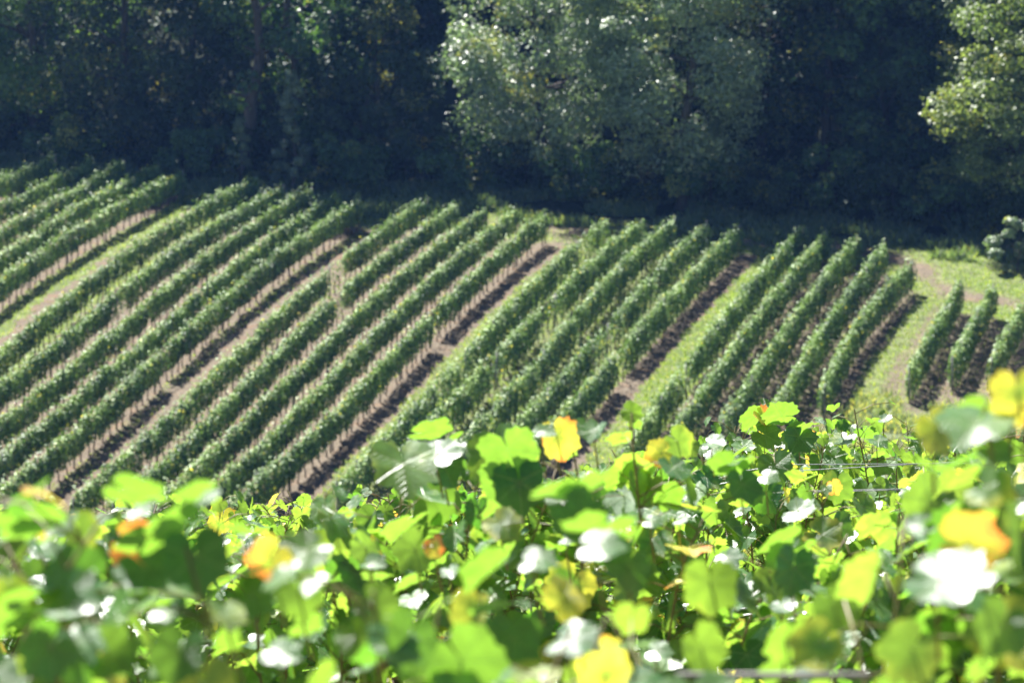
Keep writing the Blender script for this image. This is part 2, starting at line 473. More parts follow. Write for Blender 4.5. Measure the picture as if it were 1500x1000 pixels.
# ------------------------------------------------------------ leaf shapes
def leaf_template(nr, seed, simple=False):
    r_ = np.random.default_rng(seed)
    key_a = np.array([0, 13, 28, 48, 62, 86, 108, 128, 152, 170, 180.])
    key_r = np.array([1.06, 0.88, 0.78, 0.93, 0.84, 0.70, 0.83, 0.76, 0.70, 0.58, 0.22])
    key_r = key_r * (1 + r_.normal(0, 0.035, len(key_r)))
    th = np.linspace(-180, 180, nr, endpoint=False) + 180.0 / nr
    rr = np.interp(np.abs(th), key_a, key_r)
    if not simple:
        rr = rr * (1 + 0.045 * np.where(np.arange(nr) % 2 == 0, 1, -1)) * (1 + r_.normal(0, 0.02, nr))
    tr_ = np.radians(th)
    rings = [0.5, 1.0] if nr >= 24 else [1.0]
    V = [np.zeros((1, 3))]; R = [np.zeros(1)]
    cup, fold, wav, ph, curl = r_.uniform(-0.25, 0.30), r_.uniform(0.05, 0.34), r_.uniform(0.02, 0.07), r_.uniform(0, 6), r_.uniform(-0.55, 0.15)
    for q in rings:
        x = rr * q * np.sin(tr_); y = rr * q * np.cos(tr_)
        z = cup * (x * x + y * y) * 0.6 + fold * np.abs(x) * 0.7 + wav * np.sin(2 * tr_ + ph) * q * q + 0.02 * np.sin(7 * tr_ + 2 * ph) * q ** 3 + curl * np.clip(y, 0, 2) ** 2 * 0.6
        V.append(np.stack([x * 0.98, y, z], -1)); R.append(np.full(nr, q))
    V = np.concatenate(V); R = np.concatenate(R)
    k = np.arange(nr); k2 = (k + 1) % nr
    ok = k != nr - 1                         # open at the stalk
    T = np.stack([np.zeros(nr, int), 1 + k2, 1 + k], -1)[ok]
    Qd = np.zeros((0, 4), int)
    if len(rings) == 2:
        Qd = np.stack([1 + k, 1 + k2, 1 + nr + k2, 1 + nr + k], -1)[ok]
    return V, R, T, Qd
LT_FINE = [leaf_template(34, s_) for s_ in range(9)]
LT_MID = [leaf_template(14, 20 + s_, True) for s_ in range(5)]
# small folded blade for distant rows and trees
LT_FAR = []
for s_ in range(4):
    f_ = [0.25, -0.2, 0.4, 0.1][s_]
    V_ = np.array([[0, -0.5, 0], [0.5, -0.1, f_], [0.32, 0.35, f_ * 0.7], [0, 0.62, -0.15], [-0.34, 0.33, f_ * 0.7], [-0.5, -0.08, f_], [0, 0, 0]])
    LT_FAR.append((V_, np.full(7, 0.7), np.zeros((0, 3), int), np.array([[0, 1, 2, 6], [6, 2, 3, 4], [6, 4, 5, 0]])))
LT_QUAD = []
for s_ in range(3):
    V_ = np.array([[0, -0.55, 0.0], [0.42, 0.0, 0.12 - 0.1 * s_], [0.0, 0.6, -0.1], [-0.42, 0.05, 0.14]])
    LT_QUAD.append((V_, np.full(4, 0.7), np.zeros((0, 3), int), np.array([[0, 1, 2, 3]])))

def leaves_geo(templates, P, N, T, S, hue, age, rg):
    """all leaves as arrays: position, normal, tip direction, size -> V, Q, Tri, tint, xy"""
    P = np.asarray(P); N = norm(np.asarray(N)); T = np.asarray(T)
    B = norm(np.cross(T, N)); T = norm(np.cross(N, B))
    which = rg.integers(0, len(templates), len(P))
    oV, oQ, oT, oC, oU = [], [], [], [], []
    off = 0
    for k, (tv, tr_, tt_, tq) in enumerate(templates):
        s_ = np.where(which == k)[0]
        if not len(s_): continue
        v = P[s_, None] + S[s_, None, None] * (tv[None, :, 0:1] * B[s_, None] + tv[None, :, 1:2] * T[s_, None] + tv[None, :, 2:3] * N[s_, None])
        nv = len(tv); o = off + np.arange(len(s_))[:, None, None] * nv
        if len(tq): oQ.append((o + tq[None]).reshape(-1, 4))
        if len(tt_): oT.append((o + tt_[None]).reshape(-1, 3))
        c_ = np.zeros((len(s_), nv, 4)); c_[..., 0] = hue[s_, None]; c_[..., 1] = age[s_, None]; c_[..., 2] = tr_[None]; c_[..., 3] = 1
        oC.append(c_.reshape(-1, 4)); oV.append(v.reshape(-1, 3))
        oU.append(np.broadcast_to(tv[None], (len(s_), nv, 3)).reshape(-1, 3))
        off += nv * len(s_)
    return (np.concatenate(oV), np.concatenate(oQ) if oQ else None, np.concatenate(oT) if oT else None, np.concatenate(oC), np.concatenate(oU))

# ------------------------------------------------------------ the vine rows
def trunk_mesh(seed):
    r_ = np.random.default_rng(seed)
    z = np.linspace(-0.1, 0.85, 6)
    P = np.stack([np.cumsum(r_.normal(0, 0.018, 6)), np.cumsum(r_.normal(0, 0.018, 6)), z], -1)
    V, Q_, T_ = tube(P, np.array([0.045, 0.036, 0.032, 0.03, 0.032, 0.03]), 6)
    return fast_mesh("trunk", V, Q_, T_, M_WOOD)
TRUNKS = [trunk_mesh(k) for k in range(5)]
V, Q_, T_ = tube([(0, 0, -0.15), (0, 0, 0.9), (0, 0, 1.85)], [0.045, 0.042, 0.04], 8)
POST = fast_mesh("post", V, Q_, T_, M_POST)

GAPS = {10: (386, 1.2), 11: (423, 1.0)}
names_g = {"A": "far left", "B": "left", "C": "left of centre", "D": "centre", "E": "right of centre", "F": "far right"}
ordn = ["first", "second", "third", "fourth", "fifth"]
cnt = {}
between = {"A": "the corner block at the upper left", "B": "the second block from the left", "C": "the third block from the left",
           "D": "the weedy fourth block from the left", "E": "the fifth block from the left", "F": "the short block at the right edge"}
extra = {(15 + 1): "broken ", 10: "gapped "}
for k, (g, pts) in enumerate(ROWS):
    ys, xs, cf, ym = row_xy[k]
    cnt[g] = cnt.get(g, 0) + 1
    r_ = np.random.default_rng(100 + k)
    L = np.concatenate([[0], np.cumsum(np.hypot(np.diff(xs), np.diff(ys)))])
    Lt = L[-1]
    zf = ground(xs, ys)
    org = np.array([xs[0], ys[0], zf[0]])
    thing = empty("vine_row", tuple(org), "%s %svine row from the left in %s" % (ordn[cnt[g] - 1], extra.get(k, ""), between[g]), "vine row", "vine rows running up the opposite slope")
    # density by stretch: some gaps and thin places where the photo has them
    per_m = 430
    N_ = int(Lt * per_m)
    shoot = r_.integers(0, int(Lt / 0.24) + 1, N_)          # leaves hang on upright shoots
    sj = r_.normal(0, 1, (4, int(Lt / 0.24) + 2))
    sarr = np.clip(shoot * 0.24 + 0.05 * sj[0][shoot] + r_.normal(0, 0.055, N_), 0, Lt)
    thin = vnoise(sarr * 0.22, k + 3) + 0.5 * vnoise(sarr * 0.9, k + 33)
    gapn = {"A": -1.3, "B": -1.25, "C": -1.2, "D": -0.75, "E": -1.1, "F": -1.4}[g]
    keep = (thin > gapn) | (r_.random(N_) < 0.25)
    px_, py_, _ = project(np.stack([np.interp(sarr, L, xs), np.interp(sarr, L, ys), np.interp(sarr, L, zf) + 1.5], -1))
    HOLES = [(10, 493, 392, 11), (11, 495, 428, 7), (14, 635, 478, 6), (15, 640, 560, 5), (16, 720, 522, 14), (16, 655, 590, 9), (18, 897, 470, 7), (19, 908, 520, 14),
             (20, 1003, 530, 7), (16, 800, 440, 6), (9, 240, 510, 5), (8, 295, 430, 4), (6, 175, 430, 5)]
    for (kk, hx, hy, hr) in HOLES:
        if kk == k:
            keep &= ~((np.abs(px_ - hx) < hr * (1.3 if g != "D" else 0.7)) & (r_.random(N_) < 0.9))
    sarr = sarr[keep]; shoot = shoot[keep]; N_ = len(sarr)
    top = 1.76 + 0.13 * vnoise(sarr * 0.9, k) + 0.08 * vnoise(sarr * 2.6, k + 50) + 0.07 * sj[1][shoot]
    bot = 0.52 + 0.14 * vnoise(sarr * 1.1, k + 70) - (0.30 if g in "DEF" else 0.0)
    if g in "DEF": top -= 0.02
    q = r_.random(N_) ** 0.8
    h = bot + (top - bot) * q
    half = (0.15 + 0.11 * np.sin(np.clip((h - bot) / (top - bot), 0, 1) * np.pi)) * (1 + 0.30 * vnoise(sarr * 0.8, k + 20) + 0.12 * vnoise(sarr * 2.2, k + 21))
    side = np.where(r_.random(N_) < 0.5, -1.0, 1.0)
    u_ = side * half * (1 - 0.9 * r_.random(N_) ** 2) + 0.05 * sj[2][shoot]
    # shoots above the top
    sh = r_.random(N_) < 0.035
    h = np.where(sh, top + r_.random(N_) ** 2 * 0.42, h); u_ = np.where(sh, u_ * 0.5, u_)
    tx = np.interp(sarr, L, np.gradient(xs, L)); ty = np.interp(sarr, L, np.gradient(ys, L))
    cx = np.interp(sarr, L, xs); cyy = np.interp(sarr, L, ys); cz = np.interp(sarr, L, zf)
    Rv = np.stack([ty, -tx, np.zeros(N_)], -1)
    P = np.stack([cx, cyy, cz + h], -1) + Rv * u_[:, None]
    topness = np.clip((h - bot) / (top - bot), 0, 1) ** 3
    N0 = Rv * (side * (1 - 0.7 * topness))[:, None] + np.array([0, 0, 1.0]) * (0.20 + 1.1 * topness)[:, None] + r_.normal(0, 0.42, (N_, 3))
    T0 = np.array([0, 0, -1.0]) + Rv * (side * 0.5)[:, None] + r_.normal(0, 0.5, (N_, 3))
    S = r_.uniform(0.08, 0.15, N_)
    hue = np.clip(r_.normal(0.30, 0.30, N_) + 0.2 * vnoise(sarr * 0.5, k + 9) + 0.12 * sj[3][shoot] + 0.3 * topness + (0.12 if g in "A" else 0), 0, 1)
    age = np.where(r_.random(N_) < 0.03, r_.uniform(0.25, 0.5, N_), 0.06)
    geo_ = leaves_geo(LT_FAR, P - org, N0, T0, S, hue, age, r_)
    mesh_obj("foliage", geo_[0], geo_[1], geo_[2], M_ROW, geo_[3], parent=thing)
    # vine trunks every metre and posts
    ntr = int(Lt / 1.0)
    for q_ in range(ntr):
        s0 = (q_ + 0.5) * 1.0 + r_.normal(0, 0.08)
        x0, y0 = np.interp(s0, L, xs), np.interp(s0, L, ys)
        if r_.random() < 0.04: continue
        o = bpy.data.objects.new("trunk", TRUNKS[r_.integers(0, 5)])
        put(o, thing, (x0 - org[0], y0 - org[1], float(ground(x0, y0)) - org[2]))
        o.rotation_euler = (r_.normal(0, 0.08), r_.normal(0, 0.08), r_.uniform(0, 6.28))
        o.scale = (1, 1, r_.uniform(0.92, 1.08))
    for s0 in np.concatenate([np.arange(Lt, 0, -6.0), [0.0]]):
        x0, y0 = np.interp(s0, L, xs), np.interp(s0, L, ys)
        o = bpy.data.objects.new("post", POST)
        put(o, thing, (x0 - org[0], y0 - org[1], float(ground(x0, y0)) - org[2]))
        o.rotation_euler = (r_.normal(0, 0.02), r_.normal(0, 0.02), 0)

# ------------------------------------------------------------ grass and weeds
def blades(name, P, hmin, hmax, wid, mat, r_, hue0=0.4, age0=0.1, lean=0.35, label=None, cat=None):
    n_ = len(P)
    H = r_.uniform(hmin, hmax, n_); a_ = r_.uniform(0, 6.28, n_)
    d = np.stack([np.cos(a_), np.sin(a_), np.zeros(n_)], -1)
    ln = r_.normal(0, lean, (n_, 3)); ln[:, 2] = 1.0
    ln = norm(ln)
    W_ = wid * r_.uniform(0.6, 1.4, n_)
    v = np.stack([P - d * W_[:, None], P + d * W_[:, None], P + ln * (H * 0.55)[:, None] + d * (W_ * 0.8)[:, None],
                  P + ln * (H)[:, None] + np.array([0, 0, -0.15]) * H[:, None] + ln * 0.0, ], 1)
    Qd = (np.arange(n_)[:, None] * 4 + np.array([0, 1, 2, 3])).reshape(-1, 4)
    c_ = np.zeros((n_, 4, 4)); c_[..., 0] = np.clip(r_.normal(hue0, 0.2, n_), 0, 1)[:, None]; c_[..., 1] = np.clip(r_.normal(age0, 0.1, n_), 0, 1)[:, None]; c_[..., 2] = 0.5; c_[..., 3] = 1
    o = mesh_obj(name, v.reshape(-1, 3), Qd, None, mat, c_.reshape(-1, 4))
    return tag(o, label, cat, kind="stuff")
r_ = np.random.default_rng(5)
gf = np.clip(grassy, 0, 1).ravel(); Xr, Yr, Zr = X.ravel(), Y.ravel(), Z.ravel()
inside = (Yr > 118) & (Yr < 190) & (np.abs(Xr) < 37) & (bank.ravel() < 0.5) & (floor_shade.ravel() < 0.6)
pw = np.where(inside, np.clip(gf - 0.22, 0, 1) ** 1.0, 0); pw /= pw.sum()
ii = r_.choice(len(pw), 90000, p=pw)
P = np.stack([Xr[ii] + r_.uniform(-.2, .2, len(ii)), Yr[ii] + r_.uniform(-.2, .2, len(ii)), Zr[ii] - 0.02], -1)
blades("grass", P, 0.07, 0.24, 0.03, M_GRASS, r_, 0.55, 0.12, label="short bright green grass in the lanes and along the top of the vineyard", cat="grass")
inside = (Yr > 114) & (Yr < 145) & (np.abs(Xr) < 37) & (bank.ravel() > 0.4)
pw = np.where(inside, 1.0, 0); pw /= pw.sum()
ii = r_.choice(len(pw), 60000, p=pw)
P = np.stack([Xr[ii] + r_.uniform(-.2, .2, len(ii)), Yr[ii] + r_.uniform(-.2, .2, len(ii)), Zr[ii] - 0.02], -1)
clump = vnoise2(P[:, 0] * 0.8, P[:, 1] * 0.8, 12) > -0.3
blades("weeds", P[clump], 0.15, 0.75, 0.04, M_WEED, r_, 0.5, 0.25, 0.45, label="grey green tall weeds on the bank below the vineyard", cat="weeds")
Pq = np.stack([r_.uniform(-45, 42, 60000), r_.uniform(-6.0, 3.0, 60000), np.zeros(60000)], -1)
Pq[:, 1] += 184 - 0.38 * Pq[:, 0] - 3.0 * np.clip((-Pq[:, 0] - 3) / 8, 0, 1); Pq[:, 2] = ground(Pq[:, 0], Pq[:, 1]) - 0.03
clump = vnoise2(Pq[:, 0] * 0.5, Pq[:, 1] * 0.7, 22) > -0.25
blades("undergrowth", Pq[clump], 0.2, 1.1, 0.07, M_WEED, r_, 0.25, 0.1, 0.5, label="rough dark undergrowth along the shaded foot of the wood", cat="undergrowth")
# grass on the near slope between the foreground rows
P = np.stack([r_.uniform(-8, 8, 40000), r_.uniform(2, 40, 40000), np.zeros(40000)], -1); P[:, 2] = ground(P[:, 0], P[:, 1]) - 0.01
blades("grass", P, 0.08, 0.30, 0.008, M_GRASS, r_, 0.4, 0.15, label="grass under the foreground vines", cat="grass")

# ------------------------------------------------------------ trees of the wood
def tree(name, px, pyb, D, H, Wd, mat, label, cat="tree", nleaf=13000, size=0.26, hue0=0.4, age0=0.08, stems=1, low=0.06, group="trees of the wood behind the vineyard", shape="round", seed=0, lean=0.0, clumps=90):
    """px: column in the photo, D: distance; the tree stands on the land there"""
    r_ = np.random.default_rng(1000 + seed)
    y0 = 185.0
    for _ in range(20):
        x0 = (px - 750) / F * y0; y0 = 184 - 0.38 * x0 - 3.0 * min(max((-x0 - 3) / 8, 0), 1) + D
    z0 = float(ground(x0, y0))
    th = empty(name, (x0, y0, z0), label, cat, group)
    tr_ = Bag()
    for s_ in range(stems):
        z = np.linspace(-0.4, H * 0.75, 8)
        off = r_.normal(0, 0.06 * Wd / 4, 2)
        a_ = r_.uniform(0, 6.28) if stems > 1 else 0
        sp_ = (Wd * 0.16 if stems > 1 else 0)
        P = np.stack([np.cumsum(r_.normal(0, 0.015 * H, 8)) * (z > 1) + off[0] + np.cos(a_) * sp_ * z / H, np.cumsum(r_.normal(0, 0.015 * H, 8)) * (z > 1) + off[1] + np.sin(a_) * sp_ * z / H, z], -1)
        R0 = 0.020 * H / math.sqrt(stems)
        tr_.add(*tube(P, np.linspace(R0, R0 * 0.15, 8), 8))
        for b_ in range(10):
            i_ = r_.integers(2, 7); az = r_.uniform(0, 6.28); ln = Wd * 0.42 * r_.uniform(0.5, 1.0)
            q = np.linspace(0, 1, 5)[:, None]
            dd = np.array([math.cos(az), math.sin(az), r_.uniform(0.15, 0.8)])
            bp = P[i_] + q * dd * ln + np.array([0, 0, -0.12 * ln]) * q ** 2
            tr_.add(*tube(bp, np.linspace(R0 * 0.35, R0 * 0.06, 5), 5))
    tr_.obj("trunk", M_TRUNK, th)
    # crown: clumps through the volume
    q = r_.random(clumps)
    hz = low + (1 - low) * q
    if shape == "round": prof = np.sqrt(np.clip(1 - ((hz - 0.52) / 0.52) ** 2, 0.02, 1))
    elif shape == "column": prof = np.clip(1.15 - hz, 0.12, 1) ** 0.5 * 0.8
    else: prof = np.clip(1.05 - hz, 0.05, 1) ** 0.9
    az = r_.uniform(0, 2 * np.pi, clumps); rad = prof * Wd / 2 * np.sqrt(r_.uniform(0.10, 1.0, clumps))
    CP = np.stack([np.cos(az) * rad, np.sin(az) * rad, hz * H], -1)
    CP[:, 0] += lean * CP[:, 2]
    CR = Wd * r_.uniform(0.05, 0.13, clumps) * (0.7 + 0.3 * prof)
    per = np.maximum((CR ** 2 / (CR ** 2).sum() * nleaf).astype(int), 8)
    w_ = np.repeat(np.arange(clumps), per); n_ = len(w_)
    dv = norm(r_.normal(0, 1, (n_, 3)))
    rr = r_.uniform(0.35, 1.0, n_) ** 0.5 * (1 + 0.15 * r_.normal(0, 1, n_))
    P = CP[w_] + dv * (CR[w_] * rr)[:, None] * np.array([1.15, 1.15, 0.78])
    droop = np.where(dv[:, 2] < 0, 0.25, 0)
    P[:, 2] -= droop * CR[w_] * r_.random(n_)
    P[:, 2] = np.maximum(P[:, 2], 0.15)
    Nn = dv * 0.8 + np.array([0, 0, 0.55]) + r_.normal(0, 0.5, (n_, 3))
    Tn = np.array([0, 0, -0.6]) + dv * 0.5 + r_.normal(0, 0.6, (n_, 3))
    ch = r_.normal(0, 0.16, clumps)
    hue = np.clip(hue0 + ch[w_] + r_.normal(0, 0.14, n_), 0, 1)
    ca = np.clip(r_.normal(0, 0.10, clumps), -0.05, 0.4)
    age = np.clip(age0 + ca[w_] + np.where(r_.random(n_) < 0.02, 0.12, 0), 0, 1)
    S = size * r_.uniform(0.65, 1.35, n_)
    g_ = leaves_geo(LT_QUAD, P, Nn, Tn, S, hue, age, r_)
    mesh_obj("crown", g_[0], g_[1], g_[2], mat, g_[3], parent=th)
    return th

# the edge of the wood, near to far; the fourth number is how many metres behind the foot of the wood the tree stands
tree("broadleaf_tree", 795, 0, 4, 20, 12, M_T_PALE, "left half of the big silvery crown in the middle of the wood edge", nleaf=48000, size=0.2, hue0=0.7, seed=1, clumps=230, low=0.1)
tree("broadleaf_tree", 995, 0, 2, 22, 12, M_T_PALE, "right half of the big silvery crown in the middle of the wood edge", nleaf=48000, size=0.2, hue0=0.8, seed=2, clumps=230, low=0.12)
tree("broadleaf_tree", 1500, 0, 2, 16.5, 12.5, M_T_YELLOW, "yellowing sunlit tree at the right edge of the photo", nleaf=42000, hue0=0.6, age0=0.09, size=0.2, seed=3, clumps=150, low=0.2)
tree("shrub", 1492, 0, -7.5, 3.1, 3.2, M_T_PALE, "small silvery shrub at the right edge beside the grassy headland", "shrub", nleaf=2500, size=0.17, hue0=0.6, seed=4, clumps=26, low=0.12, group="shrubs along the foot of the wood")
tree("broadleaf_tree", 60, 0, 6.5, 23, 15, M_T_GREEN, "broad dark green tree in the upper left corner with brighter leaves at its top", nleaf=22000, hue0=0.75, seed=5, clumps=130)
tree("broadleaf_tree", 340, 0, 2.5, 26, 6.5, M_T_PALE, "tall silvery flecked tree left of centre, reaching the top edge", nleaf=8000, size=0.2, hue0=0.7, seed=6, clumps=60, low=0.5)
tree("sapling", 430, 0, -0.5, 8.2, 3.4, M_T_PALE, "slender paler young tree standing before the dark wood left of centre", "sapling", nleaf=4500, size=0.2, hue0=0.3, seed=7, shape="cone", clumps=46, group="young trees at the wood edge")
tree("sapling", 352, 0, -0.5, 4.8, 2.6, M_T_PALE, "small pale sapling low in the dark wood above the second block of rows", "sapling", nleaf=1600, size=0.18, hue0=0.4, seed=8, shape="cone", clumps=24, group="young trees at the wood edge")
tree("sapling", 520, 0, 5, 9.5, 3.0, M_T_GREEN, "thin dark green young tree left of the big silvery crown", "sapling", nleaf=2600, size=0.2, hue0=0.35, seed=9, shape="cone", clumps=30, group="young trees at the wood edge")
tree("broadleaf_tree", 1190, 0, 14, 22, 9, M_T_PALE, "grey green tree with pale flecks right of the big silvery crown", nleaf=14000, hue0=0.3, age0=0.14, seed=10, clumps=90, low=0.35)
deep = [
 (-60, 6.5, 20, 13, "dark tree cut by the left edge of the photo"),
 (190, 6.5, 22, 13, "dark tree right of the broad green tree in the upper left corner"),
 (275, 6, 20, 11, "dark tree between the corner tree and the silvery flecked tree"),
 (430, 6.5, 22, 12, "dark tree directly behind the slender paler young tree"),
 (545, 6, 15, 9, "dark tree just left of the big silvery crown"),
 (625, 18, 16, 9, "near black tree behind the left flank of the big silvery crown"),
 (890, 19, 20, 12, "dark tree directly behind the middle of the big silvery crown"),
 (1110, 9, 20, 11, "dark tree behind the right flank of the big silvery crown"),
 (1210, 10, 20, 12, "dark tree in front of the grey green flecked tree's foot"),
 (1310, 9, 21, 12, "dark tree between the flecked tree and the yellowing tree"),
 (1400, 8, 21, 12, "dark tree just left of the yellowing tree"),
 (1570, 12, 21, 12, "dark tree behind the yellowing tree, cut by the right edge"),
]
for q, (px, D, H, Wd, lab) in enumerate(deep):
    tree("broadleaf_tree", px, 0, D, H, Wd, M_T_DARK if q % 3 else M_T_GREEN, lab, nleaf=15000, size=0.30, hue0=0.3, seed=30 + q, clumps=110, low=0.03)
back = [(-20, "left edge"), (150, "upper left corner tree"), (300, "silvery flecked tree"), (460, "slender young tree"), (610, "gap left of the big crown"), (760, "left half of the big crown"),
        (930, "right half of the big crown"), (1080, "right flank of the big crown"), (1230, "grey green flecked tree"), (1380, "dark tree beside the yellowing tree"), (1530, "right edge")]
for q, (px, lab) in enumerate(back):
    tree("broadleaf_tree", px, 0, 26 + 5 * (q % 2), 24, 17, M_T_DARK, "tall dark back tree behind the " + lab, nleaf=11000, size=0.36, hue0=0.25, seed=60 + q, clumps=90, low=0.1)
# low bushes along the foot of the wood
bush = [(20, 4, 3.5, 7), (120, 3, 3.0, 7), (215, 4, 3.6, 7.5), (310, 2, 3.0, 7), (405, 4, 3.6, 6), (500, 2, 3.2, 7), (590, 4, 3.8, 7), (680, 2, 3.4, 7.5), (770, 3, 2.9, 7),
        (860, 2, 3.4, 7), (950, 3, 2.9, 7), (1040, 3, 3.6, 7), (1130, 2, 3.2, 7), (1220, 4, 3.8, 7), (1310, 3, 3.4, 7), (1400, 3, 3.4, 7), (1500, -1, 3.8, 6)]
spots = ["below the left edge of the wood", "below the corner tree", "right of the corner tree", "below the silvery flecked tree", "left of the slender young tree",
         "right of the slender young tree", "above the topmost vines of the third block", "left of the big crown's foot", "under the left half of the big crown", "under the middle of the big crown",
         "under the right half of the big crown", "above the fourth block's right end", "above the lane between fourth and fifth block", "above the fifth block", "above the wide dirt lane", "left of the yellowing tree's foot", "under the yellowing tree"]
for q, ((px, D, H, Wd), lab) in enumerate(zip(bush, spots)):
    tree("bush", px, 0, D, H, Wd, M_T_GREEN if q % 2 else M_T_DARK, "dark bush " + lab, "bush", nleaf=5000, size=0.22, hue0=0.3, seed=90 + q, clumps=44, low=0.0, group="bushes along the foot of the wood")

# ------------------------------------------------------------ foreground rows of vines
SKY_LINES = [
 # distance, [(px, py) top of the canopy]
 (2.95, [(-150, 735), (0, 742), (150, 735), (300, 760), (420, 830), (600, 920), (800, 900), (900, 870), (1000, 960), (1200, 880), (1300, 760), (1370, 670), (1450, 610), (1500, 580), (1650, 570)], 0.42),
 (5.4, [(-100, 750), (0, 748), (300, 765), (460, 770), (540, 705), (600, 670), (750, 668), (900, 655), (980, 680), (1050, 740), (1100, 790), (1250, 790), (1350, 720), (1500, 640), (1600, 630)], 0.55),
 (7.4, [(-100, 755), (0, 755), (350, 760), (450, 750), (600, 725), (800, 700), (960, 690), (1060, 640), (1110, 632), (1180, 655), (1230, 735), (1320, 735), (1400, 660), (1500, 620), (1600, 610)], 0.8),
 (9.6, [(-100, 752), (0, 752), (200, 742), (320, 735), (400, 735), (440, 720), (480, 725), (700, 712), (850, 690), (1000, 650), (1080, 615), (1200, 622), (1290, 618), (1400, 612), (1500, 600), (1600, 600)], 1.0),
 (12.2, [(-100, 768), (0, 765), (400, 748), (700, 720), (1000, 668), (1200, 622), (1500, 608), (1600, 604)], 1.0),
 (15.0, [(-100, 790), (0, 785), (400, 770), (1000, 700), (1200, 660), (1500, 640), (1600, 640)], 1.0),
]
